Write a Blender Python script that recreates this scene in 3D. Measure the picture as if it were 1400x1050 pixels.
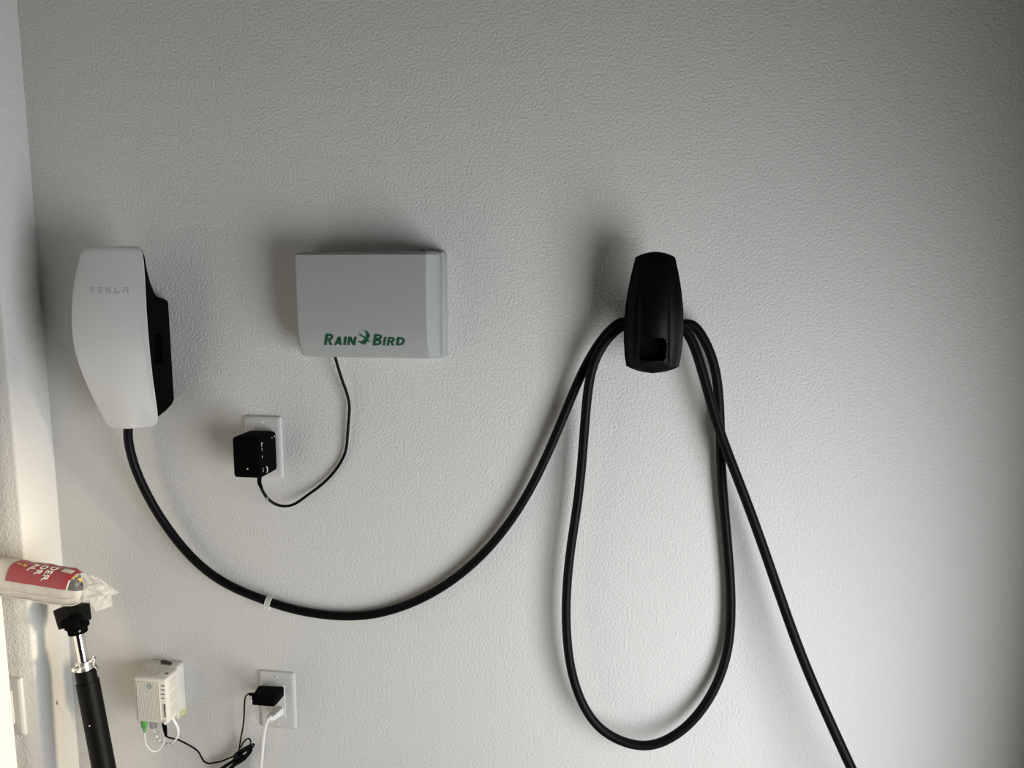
import bpy, bmesh, math, random
from mathutils import Vector, Matrix
from mathutils.geometry import tessellate_polygon

for o in list(bpy.data.objects):
    bpy.data.objects.remove(o, do_unlink=True)
S = bpy.context.scene
COL = S.collection
R = random.Random(7)

# ------------------------------------------------------------------ camera
YAW, PIT, ROL, DIST, FPX, ZC = 0.1401, 0.1340, 0.0013, 1.2656, 1032.27, 1.335
_cy, _sy, _cp, _sp = math.cos(YAW), math.sin(YAW), math.cos(PIT), math.sin(PIT)
FWD = Vector((-_sy * _cp, _cy * _cp, -_sp))
_r = Vector((_cy, _sy, 0)); _u = _r.cross(FWD)
RGT = _r * math.cos(ROL) + _u * math.sin(ROL)
UPV = _u * math.cos(ROL) - _r * math.sin(ROL)
CAM = Vector((0, -DIST, ZC))
cd = bpy.data.cameras.new('camera'); cam = bpy.data.objects.new('camera', cd); COL.objects.link(cam)
cd.sensor_fit = 'HORIZONTAL'; cd.sensor_width = 36.0; cd.lens = 36.0 * FPX / 1400.0
cd.clip_start = 0.02
m = Matrix((RGT, UPV, -FWD)).transposed().to_4x4(); m.translation = CAM
cam.matrix_world = m
S.camera = cam

def at(u, v, y=0.0):
    """room point seen at photo position (u, v), y metres in front (negative) of the back wall"""
    d = FWD + RGT * ((u - 700) / FPX) + UPV * ((525 - v) / FPX)
    return CAM + d * ((y + DIST) / d.y)

# ------------------------------------------------------------------ world, light, exposure
w = bpy.data.worlds.new('world'); S.world = w; w.use_nodes = True
w.node_tree.nodes['Background'].inputs[0].default_value = (0.55, 0.62, 0.70, 1)
w.node_tree.nodes['Background'].inputs[1].default_value = 0.6

XR = 0.706                     # right-hand wall with the garage opening
OPY0, OPY1, OPZ = -0.44, -1.35, 1.15

def area(name, loc, sx, sy, power, col, aim):
    ld = bpy.data.lights.new(name, 'AREA'); ld.shape = 'RECTANGLE'; ld.size = sx; ld.size_y = sy
    ld.energy = power; ld.color = col
    o = bpy.data.objects.new(name, ld); COL.objects.link(o); o.location = loc
    o.rotation_euler = Vector(aim).to_track_quat('-Z', 'Y').to_euler()
    return o
# daylight entering through the garage opening beyond the right edge of the picture
area('garage_opening_daylight_offscreen', (XR + 0.02, (OPY0 + OPY1) / 2, OPZ / 2 + .01), OPY0 - OPY1, OPZ - .03, 28.0, (0.945, 0.968, 0.99), (-1, 0, 0))
# low warm daylight from across the street, slanting in through the same opening
area('street_daylight_offscreen', (14.9, -3.90, 1.95), 1.47, 2.10, 2330.0, (1.0, 0.84, 0.58), (-15.9, 3.85, -1.05))

vs = S.view_settings
S.display_settings.display_device = 'sRGB'
vs.view_transform = 'Standard'; vs.look = 'None'; vs.gamma = 1.0; vs.exposure = 0.07
vs.use_curve_mapping = False

# ------------------------------------------------------------------ materials
def mat(name, col, rough=0.5, metal=0.0, spec=0.5, bump=None, var=None, coat=0.0, trans=None):
    mt = bpy.data.materials.new(name); mt.use_nodes = True
    nt = mt.node_tree; b = nt.nodes['Principled BSDF']
    b.inputs['Base Color'].default_value = (*col, 1); b.inputs['Roughness'].default_value = rough
    b.inputs['Metallic'].default_value = metal; b.inputs['Specular IOR Level'].default_value = spec
    b.inputs['Coat Weight'].default_value = coat; b.inputs['Coat Roughness'].default_value = 0.05
    tc = nt.nodes.new('ShaderNodeTexCoord')
    if bump:                                   # (scale, distance, detail, strength)
        n = nt.nodes.new('ShaderNodeTexNoise'); n.inputs['Scale'].default_value = bump[0]
        n.inputs['Detail'].default_value = bump[2]; n.inputs['Roughness'].default_value = 0.45
        bp = nt.nodes.new('ShaderNodeBump'); bp.inputs['Distance'].default_value = bump[1]
        bp.inputs['Strength'].default_value = bump[3]
        nt.links.new(tc.outputs['Object'], n.inputs['Vector'])
        nt.links.new(n.outputs['Fac'], bp.inputs['Height'])
        nt.links.new(bp.outputs['Normal'], b.inputs['Normal'])
    if var:                                    # (scale, darker colour)
        n = nt.nodes.new('ShaderNodeTexNoise'); n.inputs['Scale'].default_value = var[0]
        n.inputs['Detail'].default_value = 4
        mx = nt.nodes.new('ShaderNodeMix'); mx.data_type = 'RGBA'
        mx.inputs[6].default_value = (*col, 1); mx.inputs[7].default_value = (*var[1], 1)
        nt.links.new(tc.outputs['Object'], n.inputs['Vector'])
        nt.links.new(n.outputs['Fac'], mx.inputs[0]); nt.links.new(mx.outputs[2], b.inputs['Base Color'])
    if trans is not None:                      # clear film: share of light passing straight through
        t = nt.nodes.new('ShaderNodeBsdfTransparent'); ms = nt.nodes.new('ShaderNodeMixShader')
        ms.inputs[0].default_value = trans
        nt.links.new(b.outputs[0], ms.inputs[1]); nt.links.new(t.outputs[0], ms.inputs[2])
        nt.links.new(ms.outputs[0], nt.nodes['Material Output'].inputs[0])
    return mt

M = {}
M['wall'] = mat('textured_wall_paint', (0.655, 0.648, 0.625), 0.6, spec=0.25, bump=(240, 0.0024, 2.0, 0.62), var=(3, (0.635, 0.628, 0.605)))
M['ceil'] = mat('ceiling_paint', (0.30, 0.295, 0.28), 0.8, bump=(90, 0.002, 3, 0.5))
M['floor'] = mat('concrete', (0.17, 0.165, 0.155), 0.7, bump=(60, 0.001, 6, 0.4), var=(5, (0.13, 0.127, 0.12)))
M['plain'] = mat('room_paint', (0.13, 0.125, 0.115), 0.75, bump=(120, 0.0012, 2, 0.4))
M['doorpaint'] = mat('door_paint', (0.74, 0.72, 0.67), 0.4, bump=(40, 0.0003, 2, 0.3))
M['glassface'] = mat('white_glass_face', (0.60, 0.61, 0.61), 0.12, spec=0.5, coat=0.4, bump=(9, 0.0002, 1, 0.15))
M['black'] = mat('black_plastic', (0.0022, 0.0024, 0.0034), 0.40, spec=0.09, bump=(900, 0.0001, 1, 0.15))
M['matblack'] = mat('matte_black_plastic', (0.0022, 0.0022, 0.0024), 0.70, spec=0.02, bump=(700, 0.0001, 1, 0.15))
M['rubber'] = mat('black_cable_rubber', (0.0028, 0.0028, 0.0034), 0.46, spec=0.10, bump=(500, 0.0001, 1, 0.15))
M['silver'] = mat('silver_print', (0.36, 0.37, 0.38), 0.35, metal=0.2, var=(300, (0.34, 0.35, 0.36)))
M['ctrl'] = mat('grey_controller_plastic', (0.345, 0.36, 0.352), 0.5, spec=0.35, bump=(260, 0.00015, 2, 0.3), var=(14, (0.33, 0.345, 0.338)))
M['ctrl2'] = mat('grey_controller_case', (0.345, 0.36, 0.352), 0.5, spec=0.35, bump=(260, 0.00015, 2, 0.3), var=(14, (0.33, 0.345, 0.338)))
M['green'] = mat('green_print', (0.004, 0.07, 0.035), 0.5, var=(200, (0.004, 0.06, 0.03)))
M['plate'] = mat('white_plate_plastic', (0.57, 0.565, 0.545), 0.32, bump=(60, 0.0001, 1, 0.1))
M['screw'] = mat('painted_screw', (0.74, 0.73, 0.70), 0.25, metal=0.2, bump=(300, 0.0001, 1, 0.1))
M['dark'] = mat('dark_slot', (0.02, 0.02, 0.02), 0.6, bump=(300, 0.0001, 1, 0.1))
M['white'] = mat('white_plastic', (0.64, 0.625, 0.575), 0.38, bump=(90, 0.0001, 1, 0.1))
M['whitecord'] = mat('white_cord', (0.74, 0.72, 0.68), 0.4, bump=(300, 0.0001, 1, 0.1))
M['vent'] = mat('beige_vent', (0.55, 0.53, 0.46), 0.6, bump=(600, 0.0003, 1, 0.4))
M['globe'] = mat('grey_blue_logo', (0.10, 0.17, 0.21), 0.4, var=(200, (0.14, 0.22, 0.26)))
M['greenconn'] = mat('green_connector', (0.10, 0.33, 0.09), 0.45, bump=(300, 0.0001, 1, 0.1))
M['tag'] = mat('yellow_green_tag', (0.46, 0.47, 0.13), 0.5, var=(150, (0.6, 0.6, 0.4)))
M['brown'] = mat('dark_brown_plastic', (0.035, 0.02, 0.014), 0.5, bump=(300, 0.0002, 1, 0.2))
M['chrome'] = mat('chrome', (0.75, 0.74, 0.72), 0.12, metal=1.0, bump=(60, 0.0001, 1, 0.05))
M['clamp'] = mat('bright_clamp_metal', (0.82, 0.81, 0.78), 0.22, metal=0.9, bump=(200, 0.0003, 1, 0.2))
M['poleblack'] = mat('black_powder_coat', (0.0032, 0.0031, 0.0030), 0.5, spec=0.10, bump=(800, 0.0001, 1, 0.2))
M['seal'] = mat('pale_rubber_seal', (0.52, 0.49, 0.46), 0.45, spec=0.5, bump=(60, 0.001, 3, 0.4))
M['film'] = mat('clear_plastic_film', (0.70, 0.69, 0.66), 0.12, spec=0.8, bump=(45, 0.004, 3, 0.6), trans=0.955)
M['filmend'] = mat('crumpled_clear_film', (0.86, 0.85, 0.81), 0.16, spec=1.0, bump=(70, 0.004, 3, 0.6), trans=0.52)
M['redlabel'] = mat('red_label_card', (0.30, 0.006, 0.022), 0.35, bump=(30, 0.001, 2, 0.3), var=(20, (0.26, 0.006, 0.018)))
M['greylabel'] = mat('dark_grey_label', (0.06, 0.06, 0.06), 0.7, var=(30, (0.10, 0.10, 0.10)))
M['whiteprint'] = mat('white_print', (0.78, 0.74, 0.70), 0.4, var=(200, (0.7, 0.68, 0.65)))
M['yellow'] = mat('yellow_print', (0.72, 0.48, 0.10), 0.4, var=(200, (0.65, 0.42, 0.08)))
M['wire'] = mat('white_wire_band', (0.70, 0.69, 0.63), 0.35, bump=(300, 0.0001, 1, 0.1))
M['led'] = mat('led_lens', (0.80, 0.72, 0.45), 0.2, var=(300, (0.8, 0.7, 0.4)))

# ------------------------------------------------------------------ helpers
def finish(bm, name, material, parent=None, origin=None, smooth=True, angle=35):
    """link a bmesh (room coordinates) as one object; children are stored relative to their thing"""
    bmesh.ops.recalc_face_normals(bm, faces=bm.faces)
    off = Vector((0, 0, 0))
    if parent is not None:
        p = parent
        while p is not None:
            off += p.location; p = p.parent
    if origin is not None:
        org = Vector(origin) - off
    else:
        org = Vector((0, 0, 0))
    bmesh.ops.translate(bm, verts=bm.verts, vec=-(off + org))
    me = bpy.data.meshes.new(name); bm.to_mesh(me); bm.free()
    me.materials.append(M[material] if isinstance(material, str) else material)
    if smooth:
        for p_ in me.polygons: p_.use_smooth = True
        try: me.set_sharp_from_angle(angle=math.radians(angle))
        except Exception: pass
    o = bpy.data.objects.new(name, me); COL.objects.link(o)
    o.location = org
    if parent is not None: o.parent = parent
    return o

def tag(o, label=None, cat=None, group=None, kind=None):
    if label: o['label'] = label
    if cat: o['category'] = cat
    if group: o['group'] = group
    if kind: o['kind'] = kind
    return o

def thing(name, loc, label, cat, group=None):
    o = bpy.data.objects.new(name, None); COL.objects.link(o); o.location = loc
    o.empty_display_size = 0.02
    return tag(o, label, cat, group)

def add_box(bm, x0, x1, y0, y1, z0, z1, r=0.0, seg=3):
    if x0 > x1: x0, x1 = x1, x0
    if y0 > y1: y0, y1 = y1, y0
    if z0 > z1: z0, z1 = z1, z0
    g = bmesh.ops.create_cube(bm, size=1.0)['verts']
    for v in g:
        v.co = Vector((x0 + (v.co.x + .5) * (x1 - x0), y0 + (v.co.y + .5) * (y1 - y0), z0 + (v.co.z + .5) * (z1 - z0)))
    if r > 0:
        es = list({e for v in g for e in v.link_edges})
        bmesh.ops.bevel(bm, geom=es, offset=r, segments=seg, affect='EDGES', profile=0.5)
    return bm

def box(x0, x1, y0, y1, z0, z1, r=0.0, seg=3):
    return add_box(bmesh.new(), x0, x1, y0, y1, z0, z1, r, seg)

def add_hexa(bm, pts, r=0.0, seg=3):
    """eight corners: four of the front face then four of the back face, same order"""
    vs_ = [bm.verts.new(p) for p in pts]
    fs = [(0, 1, 2, 3), (7, 6, 5, 4), (0, 4, 5, 1), (1, 5, 6, 2), (2, 6, 7, 3), (3, 7, 4, 0)]
    ff = [bm.faces.new([vs_[i] for i in f]) for f in fs]
    if r > 0:
        es = list({e for f in ff for e in f.edges})
        bmesh.ops.bevel(bm, geom=es, offset=r, segments=seg, affect='EDGES', profile=0.5)
    return bm

def smooth_path(pts, n=8, closed=False):
    """Catmull-Rom (centripetal-ish) through the points"""
    P = [Vector(p) for p in pts]; out = []
    k = len(P)
    rng = range(k) if closed else range(k - 1)
    for i in rng:
        if closed:
            p0, p1, p2, p3 = P[(i - 1) % k], P[i], P[(i + 1) % k], P[(i + 2) % k]
        else:
            p1, p2 = P[i], P[i + 1]
            p0 = P[i - 1] if i > 0 else p1 + (p1 - p2)
            p3 = P[i + 2] if i + 2 < k else p2 + (p2 - p1)
        for j in range(n):
            t = j / n
            out.append(0.5 * ((2 * p1) + (p2 - p0) * t + (2 * p0 - 5 * p1 + 4 * p2 - p3) * t * t + (3 * p1 - p0 - 3 * p2 + p3) * t ** 3))
    if not closed: out.append(P[-1])
    return out

def relax(path, it=4):
    p = [v.copy() for v in path]
    for _ in range(it):
        q = [v.copy() for v in p]
        for i in range(1, len(p) - 1):
            q[i] = p[i] * 0.5 + (p[i - 1] + p[i + 1]) * 0.25
        p = q
    return p

def add_tube(bm, path, rad, seg=12, closed=False, caps=True):
    """sweep a circle (radius a number or a list) along the path with parallel-transported frames"""
    P = [Vector(p) for p in path]; n = len(P); rings = []
    tg = []
    for i in range(n):
        a = P[(i - 1) % n] if (closed or i > 0) else P[i]
        b = P[(i + 1) % n] if (closed or i < n - 1) else P[i]
        tg.append((b - a).normalized())
    nrm = tg[0].orthogonal().normalized()
    for i in range(n):
        nrm = (nrm - tg[i] * nrm.dot(tg[i])).normalized()
        bn = tg[i].cross(nrm)
        r = rad[i] if isinstance(rad, (list, tuple)) else rad
        rings.append([bm.verts.new(P[i] + (nrm * math.cos(2 * math.pi * k / seg) + bn * math.sin(2 * math.pi * k / seg)) * r) for k in range(seg)])
    for i in range(n if closed else n - 1):
        a, b = rings[i], rings[(i + 1) % n]
        for k in range(seg):
            bm.faces.new((a[k], a[(k + 1) % seg], b[(k + 1) % seg], b[k]))
    if caps and not closed:
        bm.faces.new(rings[0]); bm.faces.new(rings[-1])
    return bm

def tube(path, rad, seg=12, closed=False):
    return add_tube(bmesh.new(), path, rad, seg, closed)

def add_cyl(bm, a, b, r0, r1=None, seg=24, bev=0.0):
    a, b = Vector(a), Vector(b); r1 = r0 if r1 is None else r1
    if bev > 0:
        d = (b - a).normalized() * bev
        return add_tube(bm, [a, a + d * 0.3, a + d, b - d, b - d * 0.3, b], [r0 - bev, r0 - bev * 0.35, r0, r1, r1 - bev * 0.35, r1 - bev], seg)
    return add_tube(bm, [a, b], [r0, r1], seg)

def cyl(a, b, r0, r1=None, seg=24, bev=0.0):
    return add_cyl(bmesh.new(), a, b, r0, r1, seg, bev)

def lerp_tab(tab, z):
    """piecewise smooth lookup in a list of (key, value), key falling or rising"""
    t = sorted(tab)
    if z <= t[0][0]: return t[0][1]
    if z >= t[-1][0]: return t[-1][1]
    for i in range(len(t) - 1):
        if t[i][0] <= z <= t[i + 1][0]:
            k = (z - t[i][0]) / (t[i + 1][0] - t[i][0])
            return t[i][1] + (t[i + 1][1] - t[i][1]) * k
def sstep(a, b, x):
    t = max(0.0, min(1.0, (x - a) / (b - a))); return t * t * (3 - 2 * t)

def relief(zs, ss, xl, xr, yf, yback, inset=0.0):
    """curved front panel: grid over height zs and width ss (0..1), depth yf(x, z, s), closed skirt to yback(z) and flat back"""
    bm = bmesh.new(); G = []
    for z in zs:
        row = []
        for s in ss:
            x = xl(z) + (xr(z) - xl(z)) * s
            row.append(bm.verts.new((x, yf(x, z, s), z)))
        G.append(row)
    nz, ns = len(zs), len(ss)
    for i in range(nz - 1):
        for j in range(ns - 1):
            bm.faces.new((G[i][j], G[i][j + 1], G[i + 1][j + 1], G[i + 1][j]))
    loop = [(0, j) for j in range(ns)] + [(i, ns - 1) for i in range(1, nz)] + \
           [(nz - 1, j) for j in range(ns - 2, -1, -1)] + [(i, 0) for i in range(nz - 2, 0, -1)]
    cx_ = (xl(zs[nz // 2]) + xr(zs[nz // 2])) / 2; cz_ = (zs[0] + zs[-1]) / 2
    def pull(c, mid): return c - math.copysign(min(inset, abs(c - mid)), c - mid) if inset else c
    bk = [bm.verts.new((pull(G[i][j].co.x, cx_), yback(zs[i]), G[i][j].co.z - (math.copysign(inset, G[i][j].co.z - cz_) if i in (0, nz - 1) else 0))) for i, j in loop]
    L = len(loop)
    for k in range(L):
        a, b = loop[k], loop[(k + 1) % L]
        bm.faces.new((G[a[0]][a[1]], G[b[0]][b[1]], bk[(k + 1) % L], bk[k]))
    # back fill row by row
    byrow = {}
    for (ij, v) in zip(loop, bk): byrow.setdefault(ij[0], {})[ij[1]] = v
    for i in range(nz - 1):
        a, b = byrow[i], byrow[i + 1]
        ring = [a[k] for k in sorted(a)] + [b[k] for k in sorted(b, reverse=True)]
        bm.faces.new(ring)
    return bm

def plate_bm(cx, cz, wd, ht, y0, th, inset, r=0.003, seg=4):
    """bevelled wall plate against y0, projecting towards -y"""
    bm = bmesh.new(); rings = []
    def rr(w_, h_, y, r_):
        pts = []
        for (sx, sz, a0) in ((1, 1, 0), (-1, 1, 90), (-1, -1, 180), (1, -1, 270)):
            for k in range(seg + 1):
                a = math.radians(a0 + 90 * k / seg)
                pts.append(bm.verts.new((cx + sx * (w_ / 2 - r_) + r_ * math.cos(a), y, cz + sz * (h_ / 2 - r_) + r_ * math.sin(a))))
        return pts
    for (d, y) in ((0, y0), (0, y0 - th * .35), (inset * .25, y0 - th * .7), (inset, y0 - th * .96), (inset * 1.35, y0 - th)):
        rings.append(rr(wd - 2 * d, ht - 2 * d, y, max(r - d * .3, .001)))
    for a, b in zip(rings, rings[1:]):
        n = len(a)
        for k in range(n): bm.faces.new((a[k], a[(k + 1) % n], b[(k + 1) % n], b[k]))
    bm.faces.new(rings[0]); bm.faces.new(rings[-1])
    return bm

def text_bm(body, size, shear=0.0, offset=0.0, spacing=1.0):
    cu = bpy.data.curves.new('lettering_curve', 'FONT'); cu.body = body; cu.size = size; cu.shear = shear
    cu.offset = offset; cu.space_character = spacing; cu.resolution_u = 3; cu.fill_mode = 'FRONT'
    o = bpy.data.objects.new('lettering_tmp', cu); COL.objects.link(o)
    dg = bpy.context.evaluated_depsgraph_get()
    me = bpy.data.meshes.new_from_object(o.evaluated_get(dg))
    bm = bmesh.new(); bm.from_mesh(me)
    bpy.data.objects.remove(o, do_unlink=True); bpy.data.meshes.remove(me); bpy.data.curves.remove(cu)
    return bm
def fit2d(bm, w_, h_):
    """scale flat letters to w_ x h_ with the lower left corner at the origin"""
    xs = [v.co.x for v in bm.verts]; ys = [v.co.y for v in bm.verts]
    x0, y0 = min(xs), min(ys); sx, sy = w_ / (max(xs) - x0), h_ / (max(ys) - y0)
    for v in bm.verts: v.co = Vector(((v.co.x - x0) * sx, (v.co.y - y0) * sy, 0))
    return bm
def raise_letters(bm, fn, thick=0.0004):
    """lay flat letters on a surface: fn(x, y, lift) gives the room point"""
    src = list(bm.faces)
    r = bmesh.ops.extrude_face_region(bm, geom=src)
    top = {g for g in r['geom'] if isinstance(g, bmesh.types.BMVert)}
    for v in bm.verts:
        v.co = fn(v.co.x, v.co.y, thick if v in top else -0.0003)
    return bm
def polys_bm(polys):
    bm = bmesh.new()
    for p in polys:
        vv = [bm.verts.new((x, y, 0)) for x, y in p]
        for tri in tessellate_polygon([[Vector((x, y, 0)) for x, y in p]]):
            bm.faces.new([vv[i] for i in tri])
    return bm

# ------------------------------------------------------------------ the room
XC = -1.0554            # inner corner of the back wall
RD = 0.090              # the projecting wall on the left comes forward by this much
CEIL = 2.65; YF = -4.2; XL = -2.6

def struct(name, bm, m_, label, cat='wall', smooth=False):
    o = finish(bm, name, m_, smooth=smooth); tag(o, label, cat, kind='structure'); return o

struct('wall_back', box(XC - 0.3, XR + 0.15, 0.0, 0.12, 0, CEIL), 'wall', 'off white textured back wall carrying the chargers and outlets')
wl = bmesh.new(); add_box(wl, XL, XC, -RD, 0.0, 0, CEIL)
es = [e for e in wl.edges if all(abs(v.co.x - XC) < 1e-5 and abs(v.co.y + RD) < 1e-5 for v in e.verts)]
bmesh.ops.bevel(wl, geom=es, offset=0.006, segments=4, affect='EDGES', profile=0.5)
WL = struct('wall_left', wl, 'wall', 'projecting wall return at the left end of the back wall', smooth=True)
struct('wall_side', box(XL - 0.12, XL, YF, 0, 0, CEIL), 'plain', 'far side wall of the garage')
struct('wall_front', box(XL - 0.12, XR + 0.15, YF - 0.12, YF, 0, CEIL), 'plain', 'garage wall behind the camera')
wr = bmesh.new()
add_box(wr, XR, XR + 0.15, OPY0, 0.0, 0, CEIL)
add_box(wr, XR, XR + 0.15, YF, OPY1, 0, CEIL)
add_box(wr, XR, XR + 0.15, OPY1, OPY0, OPZ, CEIL)
struct('wall_right', wr, 'plain', 'right garage wall with the open garage doorway')
struct('floor', box(XL, XR + 1.5, YF, 0.0, -0.08, 0.0), 'floor', 'grey concrete garage floor', 'floor')
struct('ceiling', box(XL, XR, YF, 0.0, CEIL, CEIL + 0.1), 'ceil', 'plain garage ceiling', 'ceiling')
DX, DY = -1.0920, -0.108
dr = struct('door_1', box(DX - 0.036, DX, DY - 0.78, DY, 0.008, 2.03, 0.002, 2), 'doorpaint', 'plain white door panel beside the light switch', 'door')
def on_return(u, v):
    d = FWD + RGT * ((u - 700) / FPX) + UPV * ((525 - v) / FPX); return CAM + d * (XC / d.x)
q_ = on_return(78, 961)
tag(finish(tube([q_ + Vector((0, .001, .005)), q_ + Vector((0, -.001, .001)), q_ + Vector((0, .0008, -.005))], [.0006, .0014, .0005], 6), 'paint_chip', 'brown', WL), 'dark chip in the paint')

# ------------------------------------------------------------------ car charger on the left (white face, black body)
TX = -0.846
TD = [(1.393, .0845), (1.390, .086), (1.3655, .091), (1.341, .096), (1.317, .1005), (1.2925, .1035), (1.268, .105), (1.2435, .105),
      (1.2185, .103), (1.193, .098), (1.167, .091), (1.1405, .082), (1.113, .072), (1.086, .062), (1.078, .059)]
TW = [(1.393, .044), (1.3915, .0495), (1.388, .0535), (1.382, .0562), (1.3655, .0598), (1.341, .0634), (1.317, .066), (1.2925, .0676), (1.268, .0686), (1.2435, .0690),
      (1.2185, .0684), (1.193, .0664), (1.167, .0632), (1.1405, .0594), (1.113, .0548), (1.096, .0510), (1.087, .047), (1.082, .040), (1.0795, .030)]
tz = [1.393, 1.3915, 1.388, 1.382] + [1.374 - i * (1.374 - 1.100) / 30 for i in range(31)] + [1.096, 1.091, 1.087, 1.082, 1.0795]
ts = [0, .012, .03, .06] + [.1 + .8 * i / 20 for i in range(21)] + [.94, .97, .988, 1]
def tface(x, z, s=None):
    d = lerp_tab(TD, z); wv = lerp_tab(TW, z); q = abs(x - TX) / max(wv, .001)
    bulge = 0.0045 * (1 - q * q)
    edge = -0.0008 * sstep(0.95, 1.0, q)
    fold = 0.006 * (1 - sstep(1.07, 1.21, z)) * (1 - sstep(0.0, 1.0, q))      # lower part swells in the middle
    tb = -0.001 * (1 - sstep(1.0795, 1.086, z)) - 0.001 * sstep(1.388, 1.393, z)
    return -(d + bulge + edge + fold + tb)
charger = thing('wall_charger', (TX, 0, 1.08), 'wall charger with glossy white tapered face and black body', 'charger')
def oblique(bm_):
    for v_ in bm_.verts: v_.co.z += .085 * (v_.co.x - TX) * (1 - sstep(1.078, 1.135, v_.co.z))
    return bm_
face = finish(oblique(relief(tz, ts, lambda z: TX - lerp_tab(TW, z), lambda z: TX + lerp_tab(TW, z), tface, lambda z: -(lerp_tab(TD, z) - .009), inset=.007)), 'faceplate', 'glassface', charger, angle=50)
tag(face, 'glossy white curved glass face')
lpR = [Vector((TX + lerp_tab(TW, z) - .0007, tface(TX + lerp_tab(TW, z), z) + .0004, z)) for z in tz]
lpL = [Vector((TX - lerp_tab(TW, z) + .0007, tface(TX - lerp_tab(TW, z), z) + .0004, z)) for z in tz]
finish(oblique(tube(lpR + lpL[::-1], .0011, 8, closed=True)), 'rim', 'glassface', face)
# body
bz = [1.389, 1.376, 1.354, 1.3315, 1.3165, 1.3085, 1.306, 1.302, 1.297, 1.26, 1.20, 1.15, 1.122, 1.1165, 1.108, 1.101]
bb = [(1.389, .074), (1.376, .0714), (1.354, .0676), (1.3315, .0597), (1.3165, .0509), (1.3085, .0425), (1.306, .022), (1.302, .005), (1.297, 0), (1.122, 0), (1.1165, .008), (1.108, .035), (1.101, .056)]
bm = bmesh.new(); rings = []
for z in bz:
    d = lerp_tab(TD, z) - .005; wv = min(lerp_tab(TW, z) - .0025, .066); yb = lerp_tab(bb, z)
    wb = .0455 + .0075 * min(1, yb / .04)
    wb = min(wb, wv)
    pts = []
    for sx in (1, -1):
        seq = [(wv, -d), (wv - .001, -(d - .004)), ((wv + wb) / 2 + .001, -(d * .62 + yb * .38)), (wb + .0005, -(yb + .005)), (wb - .004, -yb)]
        if sx < 0: seq = seq[::-1]
        pts += [bm.verts.new((TX + sx * a, b, z)) for a, b in seq]
    rings.append(pts)
for a, b in zip(rings, rings[1:]):
    n = len(a)
    for k in range(n): bm.faces.new((a[k], a[(k + 1) % n], b[(k + 1) % n], b[k]))
bm.faces.new(rings[0]); bm.faces.new(rings[-1])
bmesh.ops.triangulate(bm, faces=bm.faces)
body = finish(bm, 'body', 'matblack', charger, angle=40)
tag(body, 'black plastic housing with a side recess')
cut = finish(box(TX + .036, TX + .10, -.077, -.040, 1.194, 1.246, .008, 4), 'cutter_tmp', 'dark', charger)
md = body.modifiers.new('recess', 'BOOLEAN'); md.operation = 'DIFFERENCE'; md.object = cut; md.solver = 'EXACT'
bpy.context.view_layer.update()
me = bpy.data.meshes.new_from_object(body.evaluated_get(bpy.context.evaluated_depsgraph_get()))
body.modifiers.clear(); body.data = me; bpy.data.objects.remove(cut, do_unlink=True)
for p_ in me.polygons: p_.use_smooth = True
me.set_sharp_from_angle(angle=math.radians(40))
finish(cyl((TX - .006, -.056, 1.116), (TX - .006, -.0565, 1.082), .0105, .0092, 20, .002), 'cable_gland', 'rubber', charger)
# letters on the face, drawn as separate strokes
def stroke_letters():
    P = []
    def bar(x0, x1, y0, y1): P.append([(x0, y0), (x1, y0), (x1, y1), (x0, y1)])
    pitch, wv, th = 2.05, 1.15, .16
    for i, ch in enumerate('TESLA'):
        x = i * pitch
        if ch == 'T': bar(x, x + wv, .84, 1.0); bar(x + wv * .5 - .09, x + wv * .5 + .09, 0, .72)
        if ch == 'E': bar(x, x + wv, .84, 1); bar(x, x + wv, .42, .58); bar(x, x + wv, 0, th)
        if ch == 'S': bar(x, x + wv, .84, 1); bar(x, x + th, .58, .84); bar(x, x + wv, .42, .58); bar(x + wv - th, x + wv, .16, .42); bar(x, x + wv, 0, th)
        if ch == 'L': bar(x, x + th, 0, 1); bar(x + th, x + wv, 0, th)
        if ch == 'A': bar(x, x + wv, .84, 1); bar(x, x + th, 0, .62); bar(x + wv - th, x + wv, 0, .62); bar(x + th, x + wv - th, .46, .62)
    return polys_bm(P)
pl, pr_ = at(120.5, 400, -.108), at(173, 400, -.108)
bm = fit2d(stroke_letters(), pr_.x - pl.x, .0092)
z0 = (pl.z + pr_.z) / 2 - .001
raise_letters(bm, lambda x, y, l: Vector((pl.x + x, tface(pl.x + x, z0 + y) - l * .6, z0 + y)))
finish(bm, 'lettering', 'silver', face, smooth=False)

# ------------------------------------------------------------------ irrigation controller
RX0, RX1, RZ0, RZ1 = -0.5330, -0.2955, 1.2090, 1.3845
ctrl = thing('irrigation_controller', ((RX0 + RX1) / 2, 0, RZ0), 'grey irrigation controller box with green bird logo', 'controller')
def corner(z, r=.012):
    k = 0
    if z > RZ1 - r: k = z - (RZ1 - r)
    if z < RZ0 + r: k = (RZ0 + r) - z
    return r - math.sqrt(max(r * r - k * k, 0))
RP = [(1.209, .052), (1.216, .056), (1.235, .0635), (1.255, .0675), (1.29, .070), (1.34, .0705), (1.3845, .069)]
def rdoor(x, z, s=None):
    d = lerp_tab(RP, z)
    xe = RX1 - .0125 - .001 * math.sin((z - RZ0) / (RZ1 - RZ0) * math.pi)
    if x > xe: d -= .021 * min(1, (x - xe) / .0125)
    d -= .006 * (1 - min(1, (x - RX0) / .005)) ** 2
    d -= .010 * max(0, (z - (RZ1 - .0055)) / .0055)
    d -= .006 * max(0, (RZ0 + .004 - z) / .004)
    return -max(d, .030)
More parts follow.
